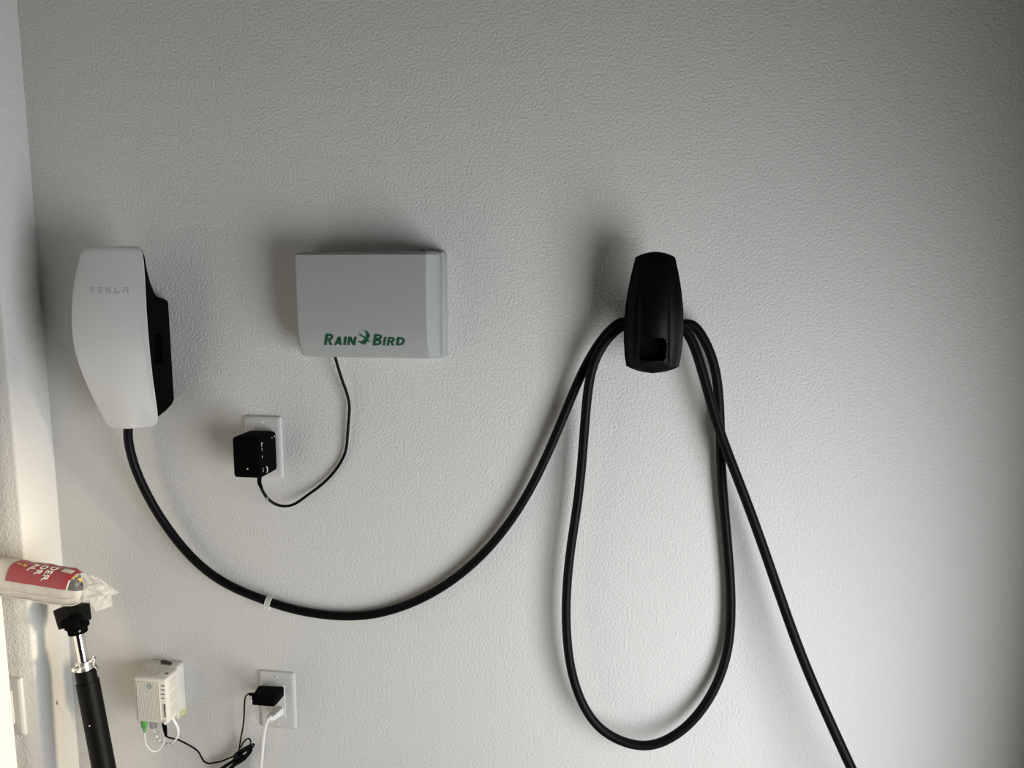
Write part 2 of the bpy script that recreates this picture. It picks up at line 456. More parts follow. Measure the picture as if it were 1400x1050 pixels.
rz = [RZ0, RZ0 + .0007, RZ0 + .002, RZ0 + .004, RZ0 + .0065, RZ0 + .009] + [RZ0 + .012 + i * (RZ1 - RZ0 - .024) / 22 for i in range(23)] + \
     [RZ1 - .009, RZ1 - .0055, RZ1 - .004, RZ1 - .002, RZ1 - .0007, RZ1]
RWd = RX1 - RX0
rs = [0, .0015 / RWd, .003 / RWd, .005 / RWd, .009 / RWd] + [.05 + .88 * i / 14 for i in range(15)] + [(RWd - .0137) / RWd, (RWd - .0125) / RWd, (RWd - .006) / RWd, 1]
door = finish(relief(rz, rs, lambda z: RX0 + corner(z), lambda z: RX1 - corner(z, .006), rdoor, lambda z: -.026), 'door', 'ctrl', ctrl, angle=22)
bm = bmesh.new()
add_box(bm, RX0 + .002, RX1 + .0070, 0, -.0285, RZ0 - .001, RZ1 + .0015, .005, 3)
finish(bm, 'case', 'ctrl2', ctrl)
finish(box(-.330, -.324, -.005, -.024, RZ1, RZ1 + .003, .001, 2), 'hinge_tab', 'dark', ctrl)
# logo
def on_door(x, z, l): return Vector((x, rdoor(x, z) - l, z))
def bold_letter(ch):
    """heavy capital in a unit box as overlapping convex pieces"""
    Pp = []
    def q(*p_): Pp.append(list(p_))
    def bowl(x0, x1, y0, y1, th, n=8):
        cy_, ry = (y0 + y1) / 2, (y1 - y0) / 2; rx = x1 - x0
        for i in range(n):
            a0, a1 = -math.pi / 2 + math.pi * i / n, -math.pi / 2 + math.pi * (i + 1) / n
            o_ = lambda a_: (x0 + rx * max(math.cos(a_), 0) ** .7, cy_ + ry * math.sin(a_))
            i_ = lambda a_: (x0 + (rx - .30) * max(math.cos(a_), 0) ** .7, cy_ + (ry - th) * math.sin(a_))
            q(i_(a0), o_(a0), o_(a1), i_(a1))
    st = .33
    if ch == 'I': q((0, 0), (1, 0), (1, 1), (0, 1))
    if ch in 'RBD': q((0, 0), (st, 0), (st, 1), (0, 1))
    if ch == 'R': bowl(st - .02, .97, .40, 1.0, .19); q((.40, .44), (.70, .44), (1.04, 0), (.68, 0))
    if ch == 'B': bowl(st - .02, .94, .46, 1.0, .18); bowl(st - .02, 1.0, 0, .58, .19)
    if ch == 'D': bowl(st - .02, 1.0, 0, 1.0, .22)
    if ch == 'N': q((0, 0), (.30, 0), (.30, 1), (0, 1)); q((.70, 0), (1, 0), (1, 1), (.70, 1)); q((.0, 1), (.34, 1), (1, 0), (.66, 0))
    if ch == 'A': q((0, 0), (.32, 0), (.66, 1), (.38, 1)); q((.70, 0), (1.0, 0), (.68, 1), (.40, 1)); q((.2, .18), (.82, .18), (.74, .40), (.3, .40))
    return Pp
def logo_word(cells, vb):
    """slanted letters; each cell is (letter, left and right photo column at the baseline, top row)"""
    out = bmesh.new()
    for (ch, a, b, vt) in cells:
        A, B, T = at(a, vb, -.062), at(b, vb, -.062), at((a + b) / 2, vt, -.064)
        wv, hv = B.x - A.x, T.z - A.z
        bm_ = bmesh.new()
        for pg in bold_letter(ch):
            n_ = 4
            lo = min(p_[1] for p_ in pg); hi = max(p_[1] for p_ in pg)
            bm_.faces.new([bm_.verts.new((p_[0] * wv + p_[1] * hv * .27, p_[1] * hv, 0)) for p_ in pg])
        for k_ in range(1, 5):
            bmesh.ops.bisect_plane(bm_, geom=bm_.verts[:] + bm_.edges[:] + bm_.faces[:], plane_co=(0, hv * k_ / 5, 0), plane_no=(0, 1, 0))
        raise_letters(bm_, lambda x, y, l: on_door(A.x + x, A.z + y, l * 1.3))
        me_ = bpy.data.meshes.new('t'); bm_.to_mesh(me_); bm_.free(); out.from_mesh(me_); bpy.data.meshes.remove(me_)
    return out
finish(logo_word([('R', 443.2, 454.4, 456), ('A', 456.8, 467.6, 460.3), ('I', 469.4, 472.9, 460.3), ('N', 474.8, 486.0, 460.3)], 471.8), 'lettering', 'green', door, smooth=False)
finish(logo_word([('B', 509.4, 521.2, 456.6), ('I', 523.3, 526.6, 460.8), ('R', 528.8, 539.0, 460.8), ('D', 541.2, 552.6, 460.8)], 472.4), 'lettering', 'green', door, smooth=False)
bird = [(578, 170), (612, 178), (640, 186), (612, 132), (650, 172), (700, 208), (714, 165), (689, 105), (732, 130), (762, 163), (766, 192), (748, 225), (735, 246),
        (785, 281), (748, 270), (716, 276), (702, 300), (686, 316), (642, 302), (612, 284), (588, 262), (640, 268), (672, 247), (690, 232), (660, 206), (622, 186)]
bm = polys_bm([[((430 + x / 10), (440 + y / 10)) for x, y in bird]])
def bird_fn(u, v, l):
    p = at(u, v, -.064); return on_door(p.x, p.z, l)
raise_letters(bm, bird_fn)
finish(bm, 'bird_emblem', 'green', door, smooth=False)

# ------------------------------------------------------------------ cable organiser
OX = 0.0530
OWM = [(1.3730, .0297), (1.350, .0352), (1.325, .0400), (1.295, .0438), (1.270, .0451), (1.245, .0449), (1.222, .0430), (1.2060, .0402)]
def oww(z):
    """half width of the cap: bowed sides closed by a shallow arc at either end"""
    if z > 1.3730: r = .0572; return math.sqrt(max(r * r - (z - (1.3813 - r)) ** 2, 0))
    if z < 1.2060: r = .0808; return math.sqrt(max(r * r - ((1.1953 + r) - z) ** 2, 0))
    return lerp_tab(OWM, z)
oz = [1.3813 - .0083 * (i / 7) ** 2 for i in range(8)] + [1.3730 - (i + 1) * (1.3730 - 1.2060) / 66 for i in range(66)] + [1.1953 + .0107 * ((6 - i) / 7) ** 2 for i in range(7)]
os_ = [0, .01, .03] + [.05 + .9 * i / 56 for i in range(57)] + [.97, .99, 1]
def rbox(x, z, cx, cz, hw, hh, r):
    qx, qz = abs(x - cx) - hw + r, abs(z - cz) - hh + r
    return math.hypot(max(qx, 0), max(qz, 0)) + min(max(qx, qz), 0) - r
def ocap(x, z, s=None):
    wv = max(oww(z), .004); q = abs(x - OX) / wv
    t = (1.3815 - z) / (1.3815 - 1.1948)
    d = .086 + .008 * math.sin(math.pi * min(1, max(0, t)) ** .9) + .004 * (1 - q * q)
    d -= .006 * sstep(.55, 1.0, q) * sstep(0, .1, t) * sstep(1, .9, t)
    d -= .006 * sstep(.10, 0, t) + .006 * sstep(.92, 1.0, t)
    hw = .0215 + .004 * t
    dx = abs(x - OX) / hw
    if dx < 1: d += .0075 * sstep(.12, .60, t) * math.sqrt(1 - dx * dx) * sstep(.95, .88, t)   # rounded spout down to the port
    hole = rbox(x, z, OX - .0005, 1.2335, .0190, .0170, .008)
    d -= .060 * (1 - sstep(-.0022, .0006, hole))
    return -d
org = thing('cable_organizer', (OX, 0, 1.195), 'black wall mounted cable holder with coiled cable looped over it', 'cable holder')
cap = finish(relief(oz, os_, lambda z: OX - max(oww(z), .001), lambda z: OX + max(oww(z), .001), ocap, lambda z: -.078, inset=.003), 'front_cap', 'black', org, angle=50)
bm = bmesh.new(); add_cyl(bm, (OX, 0, 1.248), (OX, -.074, 1.248), .0285, None, 32)
finish(bm, 'hub', 'matblack', org)
finish(box(OX - .034, OX + .034, 0, -.008, 1.205, 1.292, .003, 2), 'backplate', 'matblack', org)

# ------------------------------------------------------------------ charging cable
CR = 0.0078
cp_ = [(TX - .006, -.056, 1.100)]
def P(u, v, y): cp_.append(tuple(at(u, v, y)))
for u, v, y in [(174.3, 590, -.055), (177, 612, -.049), (184, 638, -.042), (196, 666, -.036), (212, 696, -.030), (232, 726, -.025), (256, 756, -.021),
                (285, 783, -.018), (318, 803, -.016), (352, 817, -.014), (395, 832, -.012), (440, 840.5, -.011), (482, 843, -.011), (520, 838.5, -.011), (560, 826, -.012), (600, 806, -.012),
                (640, 777, -.013), (676, 741, -.014), (708, 698, -.016), (735, 650, -.018), (759, 597, -.020), (780, 546, -.022), (797, 507, -.024), (815, 475, -.026), (833, 452, -.027), (851, 438, -.028)]: P(u, v, y)
# over the hub, first pass
HR = 0.0285 + CR
for a in (150, 122, 90, 58, 30):
    cp_.append((OX + HR * 1.12 * math.cos(math.radians(a)), -.028, 1.248 + HR * math.sin(math.radians(a))))
for u, v, y in [(944, 441, -.028), (958, 456, -.027), (972, 484, -.025), (980, 516, -.022), (983.5, 555, -.019), (985, 600, -.017), (986.5, 650, -.016), (991, 705, -.014),
                (996, 760, -.013), (999.5, 815, -.013), (998.5, 866, -.014), (990, 910, -.016), (973, 950, -.020), (948, 985, -.024), (918, 1009, -.028), (885, 1021, -.032), (850, 1014, -.034),
                (818, 995, -.034), (795, 961, -.033), (780, 915, -.032), (774, 860, -.031), (774.5, 806, -.030), (780, 750, -.030), (788.5, 697, -.031), (795, 640, -.033), (799.5, 580, -.036),
                (803.5, 535, -.039), (810, 501, -.042), (822, 475, -.044), (838, 455, -.046), (854, 444, -.046)]: P(u, v, y)
for a in (150, 122, 90, 58, 30):
    cp_.append((OX + HR * 1.10 * math.cos(math.radians(a)), -.046, 1.248 + HR * math.sin(math.radians(a))))
for u, v, y in [(936, 449, -.046), (948, 470, -.045), (958, 500, -.044), (969, 540, -.042), (984, 590, -.042), (1003, 640, -.045), (1027, 702, -.050), (1049, 764, -.056), (1071, 828, -.064),
                (1097, 900, -.076), (1125, 965, -.090), (1161, 1044, -.108)]: P(u, v, y)
e0 = Vector(cp_[-1]); e1 = Vector(cp_[-2]); dr_ = (e0 - e1).normalized()
cp_ += [tuple(e0 + dr_ * .12 + Vector((.008, -.010, -.01))), tuple(e0 + Vector((.155, -.07, -.27))), tuple(e0 + Vector((.20, -.12, -.41))),
        (e0.x + .225, e0.y - .19, CR + .02), (e0.x + .215, e0.y - .30, CR), (e0.x + .16, e0.y - .50, CR), (e0.x + .05, e0.y - .8, CR)]
path = relax(smooth_path(cp_, 8), 22)
cable = finish(tube(path, CR, 16), 'charging_cable', 'rubber', origin=(0.2, -.02, 0.55))
tag(cable, 'thick black charging cable hanging from white charger to cable holder', 'cable')
# wound wire band on the cable
c0 = at(370.5, 823, -.0135)
k = min(range(len(path)), key=lambda i: (path[i] - c0).length)
tg = (path[k + 1] - path[k - 1]).normalized(); nr = tg.orthogonal().normalized(); bn = tg.cross(nr)
bm = bmesh.new()
pts = [path[k] + tg * ((i / 24 / 4) - .5) * .0115 + (nr * math.cos(2 * math.pi * i / 24) + bn * math.sin(2 * math.pi * i / 24)) * (CR + .0010) for i in range(97)]
add_tube(bm, pts, .0010, 6)
for q in (-1, 1):
    add_tube(bm, [path[k] + tg * q * .004 + Vector((-.002, -.004, -CR)), path[k] + tg * q * .005 + Vector((-.003, -.005, -CR - .005))], .0012, 6)
wb_ = finish(bm, 'wire_band', 'wire', cable); tag(wb_, 'white wire wound round the cable')

# ------------------------------------------------------------------ outlets and the light switch
def outlet(cx, cz, label, cat, name, y0=0.0, duplex=True):
    t = thing(name, (cx, y0, cz - .057), label, cat)
    pb = finish(plate_bm(cx, cz, .0699, .1143, y0, .0065, .0042), 'cover_plate', 'plate', t, angle=30)
    for sz in (1, -1):
        zc = cz + sz * .0475
        s_ = finish(cyl((cx, y0 - .006, zc), (cx, y0 - .0078, zc), .0034, .0028, 16), 'screw', 'screw', t)
        finish(box(cx - .0026, cx + .0026, y0 - .0074, y0 - .0079, zc - .0004, zc + .0004), 'screw_slot', 'plate', s_)
    if duplex:
        finish(box(cx - .0180, cx + .0180, y0 - .002, y0 - .0052, cz - .0345, cz + .0345), 'opening_edge', 'vent', t, smooth=False)
        ins = finish(plate_bm(cx, cz, .0335, .0665, y0 - .004, .0042, .0012, .0015), 'receptacle', 'plate', t, angle=30)
        for sz in (1, -1):
            for (dx, h_) in ((-.0063, .008), (.0063, .0065)):
                finish(box(cx + dx - .0009, cx + dx + .0009, y0 - .007, y0 - .0084, cz + sz * .018 - h_ / 2, cz + sz * .018 + h_ / 2), 'slot', 'dark', ins, smooth=False)
            finish(cyl((cx, y0 - .007, cz + sz * .018 - .0095), (cx, y0 - .0084, cz + sz * .018 - .0095), .0022, None, 12), 'ground_hole', 'dark', ins)
    else:
        rk = finish(plate_bm(cx, cz, .0335, .0665, y0 - .004, .0050, .0020, .0015), 'rocker', 'plate', t, angle=30)
    return t
O1, O2 = (-.6316, 1.0385), (-.6250, .5504)
outlet(*O1, 'upper white wall outlet behind the black cube adapter', 'outlet', 'wall_outlet')
outlet(*O2, 'lower white wall outlet holding a black adapter and white plug', 'outlet', 'wall_outlet')
outlet(-1.082 - .035, .5505, 'white light switch plate behind the door panel edge', 'switch', 'light_switch', -RD, False)

# ------------------------------------------------------------------ cube adapter and its cord
ad = thing('power_adapter', (-.6297, -.006, .999), 'black cube power adapter with cord to the irrigation controller', 'adapter')
ab = finish(box(-.6555, -.6040, -.0715, -.0075, .9990, 1.0705, .0055, 4), 'body', 'matblack', ad, angle=60)
p = at(338.5, 641, -.0716); finish(cyl((p.x, -.070, p.z), (p.x, -.0722, p.z), .0016, .0012, 12), 'led', 'led', ab)
bm = bmesh.new()
for (y, z, a, b) in ((-.066, 1.0585, .0016, .004), (-.0648, 1.0545, .0012, .0015), (-.065, 1.050, .001, .003), (-.065, 1.0465, .0008, .0014), (-.065, 1.036, .0011, .0040),
                     (-.0645, 1.0150, .0015, .0028), (-.0640, 1.0105, .0013, .0022), (-.026, 1.0615, .0016, .002), (-.016, 1.0620, .0022, .0024), (-.063, 1.0602, .004, .0012)):
    add_box(bm, -.6045, -.6036, y - a / 2, y + a / 2, z - b / 2, z + b / 2)
tag(finish(bm, 'printed_marks', 'whiteprint', ab, smooth=False), kind='stuff')
bm = tube(smooth_path([(-.6038, -.052, 1.0160), (-.6035, -.0495, 1.0125), (-.6035, -.0490, 1.0085), (-.6039, -.0515, 1.0045)], 5), .0011, 8)
finish(bm, 'white_tab', 'whiteprint', ab)
cps = [(-.615, -.056, 1.003)] + [tuple(at(*q)) for q in [(354.5, 660, -.056), (359, 671, -.050), (366, 681.5, -.040), (377, 689.5, -.030), (390, 692, -.022), (403, 689, -.016), (421, 676.5, -.010), (441, 661.5, -.007),
        (457, 645, -.006), (467.5, 629, -.006), (473.5, 613, -.007), (475.5, 590, -.008), (477.3, 568, -.009), (477.5, 552, -.010), (474, 537, -.012), (467.5, 519, -.016), (462.5, 503, -.020)]]
ce = at(458.5, 489, -.024); cps += [(ce.x, ce.y, ce.z), (ce.x - .001, -.024, RZ0 + .004)]
finish(tube(relax(smooth_path(cps, 7), 3), .0026, 10), 'cord', 'rubber', ad)
finish(tube([(-.615, -.056, 1.004), tuple(at(354.5, 660, -.056)), tuple(at(358, 669, -.051))], [.0042, .0036, .0027], 12), 'strain_relief', 'matblack', ad)
g = at(366.5, 681, -.0415); finish(box(g.x - .0012, g.x + .0012, g.y - .0032, g.y - .0024, g.z - .003, g.z + .003, .0003, 1), 'cord_mark', 'silver', ad)

# ------------------------------------------------------------------ white network box and its leads
nx0, nx1 = -.8735, -.8085
net = thing('network_box', ((nx0 + nx1) / 2, 0, .508), 'small white ribbed network box with green fibre lead underneath', 'network box')
finish(box(-.884, -.8140, 0, -.030, .5085, .6125, .004, 3), 'back_housing', 'white', net, angle=60)
nb = finish(box(nx0, nx1, -.0265, -.0700, .5250, .6135, .0045, 3), 'front_housing', 'white', net, angle=60)
bm = bmesh.new()
for i in range(17):
    x = nx0 + .0085 + i * .0027
    add_box(bm, x - .0008, x + .0008, -.0695, -.0714, .531, .6065)
finish(bm, 'ribs', 'white', nb, smooth=False)
# round striped logo
p = at(204, 938.5, -.071)
lg = finish(cyl((p.x, -.0695, p.z), (p.x, -.0716, p.z), .0048, None, 24), 'round_logo', 'globe', nb)
bm = bmesh.new()
for i in range(4):
    zz = p.z + .0032 - i * .0019; hw = math.sqrt(max(.0046 ** 2 - (zz - p.z) ** 2, 0)) * .8
    pts = [Vector((p.x - .0006 + (-hw + 2 * hw * j / 8), -.0717, zz - .0006 * math.sin(j / 8 * math.pi))) for j in range(9)]
    add_tube(bm, pts, [.0001 + .00035 * math.sin(j / 8 * math.pi) for j in range(9)], 6)
finish(bm, 'stripes', 'whiteprint', lg)
bm = bmesh.new()
for v in (938, 943.5, 949.5, 955):
    q = at(222.5, v, -.071); add_box(bm, q.x - .0030, q.x + .0030, -.0698, -.0712, q.z - .0005, q.z + .0005)
finish(bm, 'indicator_marks', 'dark', nb, smooth=False)
bm = bmesh.new()
for i in range(9):
    q = at(224.6 + i * .12, 964 + i * 2.0, -.071); hw = .0013 if i < 4 else .0009
    add_box(bm, q.x - hw, q.x + hw, -.0698, -.0712, q.z - .0009, q.z + .0009)
finish(bm, 'printed_text', 'dark', nb, smooth=False)
bm = bmesh.new()
for v0, v1 in ((932, 946), (951, 962)):
    q0, q1 = at(185.6, v0, -.071), at(186.6, v1, -.071)
    add_box(bm, q0.x - .0004, q0.x + .0005, -.0698, -.0708, q1.z, q0.z)
finish(bm, 'edge_text', 'silver', nb, smooth=False)
for z in (.595, .570, .545):
    finish(box(nx1 - .001, nx1 + .0005, -.060, -.038, z - .0098, z + .0098, .0004, 1), 'side_vent', 'vent', nb)
for x in (-.864, -.850, -.836):
    finish(box(x - .005, x + .005, -.060, -.040, .6125, .6140, .0003, 1), 'top_vent', 'vent', nb)
finish(cyl((nx1 - .010, -.050, .6125), (nx1 - .010, -.050, .6148), .0020, None, 12), 'reset_button', 'dark', nb)
finish(cyl((nx1 - .004, -.0685, .5290), (nx1 - .004, -.0722, .5290), .0036, None, 16), 'corner_cap', 'whiteprint', nb)
tg_ = bmesh.new()
add_hexa(tg_, [(-.8138, -.026, .5125), (-.8138, -.006, .5085), (-.8138, -.004, .5165), (-.8138, -.022, .5260), (-.8130, -.026, .5125), (-.8130, -.006, .5085), (-.8130, -.004, .5165), (-.8130, -.022, .5260)])
finish(tg_, 'side_tag', 'tag', net, smooth=False)
# stub on top
a, b = at(221, 906.5, -.014), at(235.5, 909.5, -.014)
zt = .6125 + .0036
bm = tube([Vector((a.x - .001, -.014, zt)), Vector((a.x, -.014, zt)), Vector((a.x + .003, -.014, zt)), Vector(((a.x + b.x) / 2, -.015, zt)), Vector((b.x - .002, -.016, zt - .0012)), Vector((b.x, -.016, zt - .0014))], [.0022, .0034, .0038, .0034, .0026, .0018], 14)
tag(finish(bm, 'plastic_stub', 'brown', origin=(a.x, -.014, .6125)), 'short dark brown stub lying on top of the network box', 'stub')
# green fibre lead
fl = thing('fiber_lead', (-.853, -.05, .50), 'thin white fibre lead with green connector under network box', 'cable')
g0 = at(197.2, 988, -.058)
finish(box(g0.x - .0044, g0.x + .0044, g0.y - .004, g0.y + .004, g0.z - .0095, .5265, .001, 2), 'connector', 'greenconn', fl)
g1 = at(197.5, 1001, -.056)
finish(tube([(g0.x, g0.y, g0.z - .008), (g0.x, g0.y, g0.z - .013), tuple(g1)], [.0038, .0032, .0016], 12), 'boot', 'greenconn', fl)
fp = [tuple(at(*q)) for q in [(197.5, 999, -.056), (198, 1009, -.054), (200, 1018, -.050), (205, 1025, -.045), (211, 1027.5, -.038), (217.5, 1025, -.030), (222.5, 1018, -.024), (225, 1009, -.020), (225.5, 999, -.018), (225, 990, -.018)]]
finish(tube(relax(smooth_path(fp, 6), 2), .0013, 10), 'cord', 'whitecord', fl)
# network patch lead
nl = thing('network_lead', (-.83, -.04, .50), 'short white network lead looping under the white network box', 'cable')
r0 = at(209.5, 991.5, -.050)
finish(box(r0.x - .0052, r0.x + .0052, -.054, -.045, r0.z - .0058, .5262, .001, 2), 'connector', 'silver', nl)
npth = [(r0.x, -.0495, r0.z - .004)] + [tuple(at(*q)) for q in [(211.5, 1001, -.049), (215, 1009, -.048), (221, 1014.5, -.048), (229, 1017.3, -.048), (236, 1015, -.048), (241.5, 1009, -.048), (243.5, 1001, -.049), (242, 993, -.050), (238, 986.5, -.051)]]
npth.append((at(235.5, 983, -.052).x, -.052, .529))
pth = relax(smooth_path(npth, 6), 2); n_ = len(pth)
finish(tube(pth, [.0017 + .0011 * sstep(.45, .75, i / n_) for i in range(n_)], 10), 'cord', 'whitecord', nl)
bm = bmesh.new()
for i in range(8, int(n_ * .55), 5):
    d_ = (pth[i + 1] - pth[i]).normalized()
    add_tube(bm, [pth[i] - d_ * .0006, pth[i] + d_ * .0010], .00195 + .0009 * sstep(.45, .75, i / n_), 10)
tag(finish(bm, 'printed_marks', 'dark', nl), kind='stuff')

# ------------------------------------------------------------------ flat black adapter, its cord and cord bundle
a2 = thing('power_adapter', (-.62, -.006, .57), 'black wedge power adapter with bundled cord to the network box', 'adapter')
def w3(u, v, y): return tuple(at(u, v, y))
fr = [w3(343.8, 951.6, -.072), w3(375.8, 951.6, -.072), w3(375.6, 966.6, -.070), w3(344.6, 964.2, -.070)]
bk = [w3(353.5, 937, -.0085), w3(388.5, 938.6, -.0085), w3(388.6, 951.5, -.0085), w3(354.5, 950, -.0085)]
finish(add_hexa(bmesh.new(), fr + bk, .0022, 3), 'body', 'matblack', a2, angle=60)
s0 = at(344.3, 949.5, -.058)
finish(tube([(s0.x + .004, s0.y, s0.z), tuple(s0), tuple(at(340.5, 948.6, -.056))], [.0036, .0032, .0022], 12), 'strain_relief', 'matblack', a2)
q = at(343.8, 958.5, -.0715); finish(box(q.x - .0010, q.x + .0012, q.y - .0016, q.y + .004, q.z - .0014, q.z + .0014, .0004, 1), 'white_mark', 'whiteprint', a2)
cA = [w3(*q) for q in [(343, 949.2, -.057), (339, 949, -.054), (335.5, 953, -.050), (334.3, 962, -.045), (333.8, 978, -.038), (332.2, 994, -.030), (329.6, 1007, -.024), (328.2, 1016, -.020), (326.8, 1025, -.018), (324, 1033, -.016)]]
finish(tube(relax(smooth_path(cA, 6), 2), .0015, 10), 'cord', 'rubber', a2)
pl0 = at(224.5, 989, -.056); pl1 = at(227, 1006.5, -.055)
finish(tube([(pl0.x, pl0.y, .528), (pl0.x, pl0.y, pl0.z - .002), tuple(pl0 + (pl1 - pl0) * .55), tuple(pl1)], [.0042, .0042, .0036, .0022], 14), 'barrel_plug', 'matblack', a2)
cB = [w3(*q) for q in [(226.8, 1005, -.055), (229.5, 1008, -.054), (236, 1009.6, -.050), (245, 1012, -.044), (255, 1017, -.036), (264, 1022, -.028), (271, 1027.5, -.022), (275, 1034.5, -.018), (279, 1041, -.015), (286, 1043.8, -.012), (294, 1042.6, -.012), (302, 1041, -.013), (311, 1037.5, -.015), (322, 1033, -.016)]]
finish(tube(relax(smooth_path(cB, 6), 2), .0016, 10), 'cord', 'rubber', a2)
A, B = at(298, 1063, -.014), at(346.5, 1017.5, -.014)
ax = (B - A); Ls = ax.length / 2; ax.normalize(); ctr = (A + B) / 2; nv = Vector((-ax.z, 0, ax.x))
bm = bmesh.new()
for i in range(9):
    la = Ls * R.uniform(.78, 1.0); wd = R.uniform(.005, .0150); off = R.uniform(-.004, .004); dy = -.0035 * (i % 4) - R.uniform(0, .002); rot = R.uniform(-.07, .07)
    pts = []
    for j in range(28):
        th = 2 * math.pi * j / 28
        c, s = math.cos(th), math.sin(th)
        pinch = .35 + .65 * min(1, abs(c) * 1.5)
        al, ac = la * (abs(c) ** .85) * (1 if c > 0 else -1), (wd * s + off * .6) * pinch
        pts.append(ctr + ax * (al * math.cos(rot) - ac * math.sin(rot)) + nv * (ac * math.cos(rot) + al * math.sin(rot)) + Vector((0, dy + .004 * s * .5 + .002, 0)))
    add_tube(bm, pts, .00155, 8, closed=True)
# one stray loop standing up from the upper end
lp = [w3(*q) for q in [(329, 1022, -.020), (333, 1014.5, -.021), (338.5, 1009.8, -.022), (342, 1011.5, -.022), (342.8, 1016, -.020), (340, 1021, -.018)]]
add_tube(bm, smooth_path(lp, 6), .0014, 8)
finish(bm, 'cord_bundle', 'rubber', a2)
tc = at(325.5, 1033.5, -.018)
finish(add_tube(bmesh.new(), [tc - ax * .006, tc - ax * .005, tc + ax * .005, tc + ax * .006], [.0066, .0078, .0078, .0066], 16), 'cord_tie', 'rubber', a2)

# ------------------------------------------------------------------ white plug and cord in the lower outlet
wp = thing('power_plug', (-.62, -.006, .54), 'white power plug with white cord hanging from lower outlet', 'plug')
zc = .5310
fr = [w3(364.0, 978.0, -.046), w3(375.0, 979.0, -.046), w3(375.2, 985.6, -.046), w3(364.4, 983.2, -.046)]
bk = [w3(377.0, 966.0, -.0075), w3(388.0, 966.5, -.0075), w3(388.2, 977.5, -.0075), w3(377.5, 976.0, -.0075)]
finish(add_hexa(bmesh.new(), fr + bk, .002, 3), 'plug_body', 'whitecord', wp, angle=60)
c0_, c1_ = at(369.5, 981.5, -.045), at(368.0, 982.5, -.050)
finish(add_cyl(bmesh.new(), c0_, c0_ + Vector((-.001, -.005, -.001)), .0072, .0066, 18, .001), 'collar', 'whitecord', wp)
wc = [tuple(c0_), w3(367.3, 982.8, -.052), w3(364.4, 988.5, -.054), w3(362, 997, -.053), w3(360.3, 1008, -.050), w3(358.8, 1024, -.046), w3(357.6, 1040, -.042), w3(356.8, 1056, -.038)]
l = Vector(wc[-1]); wc += [(l.x - .002, -.030, l.z - .08), (l.x - .006, -.016, .18), (l.x - .004, -.016, .06), (l.x + .02, -.03, .006), (l.x + .09, -.06, .0035), (l.x + .22, -.09, .0035)]
finish(tube(relax(smooth_path(wc, 7), 2), .0033, 12), 'cord', 'whitecord', wp)

# ------------------------------------------------------------------ telescopic pole leaning in the corner
p0, p1 = at(105.5, 858, -.092), at(141.5, 1046, -.110)
dp = (p1 - p0).normalized()
foot = p0 + dp * ((p0.z - .012) / -dp.z)
def al(t): return p0 + dp * t          # metres down the pole from under the head
L0 = (foot - p0).length
pole = thing('support_pole', (foot.x, foot.y, 0), 'black telescopic pole with chrome rod leaning in the corner', 'pole')
tcol = (at(118, 912, -.097) - p0).length
finish(cyl(al(-.02), al(tcol + .03), .0095, None, 28), 'chrome_rod', 'chrome', pole)
finish(tube([al(tcol + .006), al(tcol + .0065), al(tcol + .026), al(tcol + .0265), al(L0 - .01)], [.0165, .0172, .0172, .0192, .0192], 32), 'outer_tube', 'poleblack', pole)
finish(cyl(al(L0 - .03), al(L0), .021, .023, 28, .003), 'rubber_foot', 'rubber', pole)
u_ = Vector((1, 0, -dp.x / dp.z)).normalized() if False else (Vector((1, 0, 0)) - dp * dp.x).normalized()
f_ = dp.cross(u_).normalized()
if f_.y > 0: f_ = -f_                    # f_ points towards the room
def loc(t, a, b): return al(t) + u_ * a + f_ * b
bm = bmesh.new()
add_tube(bm, [al(tcol - .012), al(tcol - .011), al(tcol + .004), al(tcol + .005)], [.0130, .0142, .0142, .0130], 24)
finish(bm, 'clamp_collar', 'clamp', pole)
cb = bmesh.new()
add_cyl(cb, loc(tcol - .004, -.006, .012), loc(tcol - .004, -.006, .0205), .0048, .0042, 16, .0008)
add_cyl(cb, loc(tcol - .004, .006, .010), loc(tcol - .004, .006, .018), .0036, .003, 12, .0006)
finish(cb, 'clamp_bolt', 'clamp', pole)
kb = bmesh.new()
add_cyl(kb, loc(tcol - .008, .010, 0), loc(tcol - .012, .022, 0), .0050, .0050, 14, .0006)
for a_ in (-1, 1):
    add_tube(kb, smooth_path([loc(tcol - .010, .020, 0), loc(tcol - .010 + a_ * .006, .025, .004), loc(tcol - .008 + a_ * .012, .029, .003)], 4), .0034, 10)
finish(kb, 'wing_knob', 'clamp', pole)
finish(cyl(loc(tcol + .100, .004, .0190), loc(tcol + .100, .004, .0200), .0016, .0012, 10), 'rivet', 'clamp', pole)
# head
hd = bmesh.new()
add_hexa(hd, [loc(-.040, -.029, .016), loc(-.046, .008, .016), loc(-.006, .004, .016), loc(-.004, -.025, .016), loc(-.040, -.029, -.016), loc(-.046, .008, -.016), loc(-.006, .004, -.016), loc(-.004, -.025, -.016)], .002, 2)
add_hexa(hd, [loc(-.044, -.010, .014), loc(-.038, .022, .014), loc(-.008, .020, .014), loc(-.006, -.012, .014), loc(-.044, -.010, -.016), loc(-.038, .022, -.016), loc(-.008, .020, -.016), loc(-.006, -.012, -.016)], .002, 2)
finish(hd, 'head_bracket', 'poleblack', pole, angle=40)
finish(cyl(loc(-.013, -.012, .016), loc(-.023, .023, .016), .0078, None, 20, .001), 'pivot_barrel', 'matblack', pole)
finish(cyl(loc(-.010, .0205, .011), loc(-.012, .0270, .011), .0046, .0040, 12, .0008), 'pivot_nut', 'matblack', pole)
hc = bmesh.new()
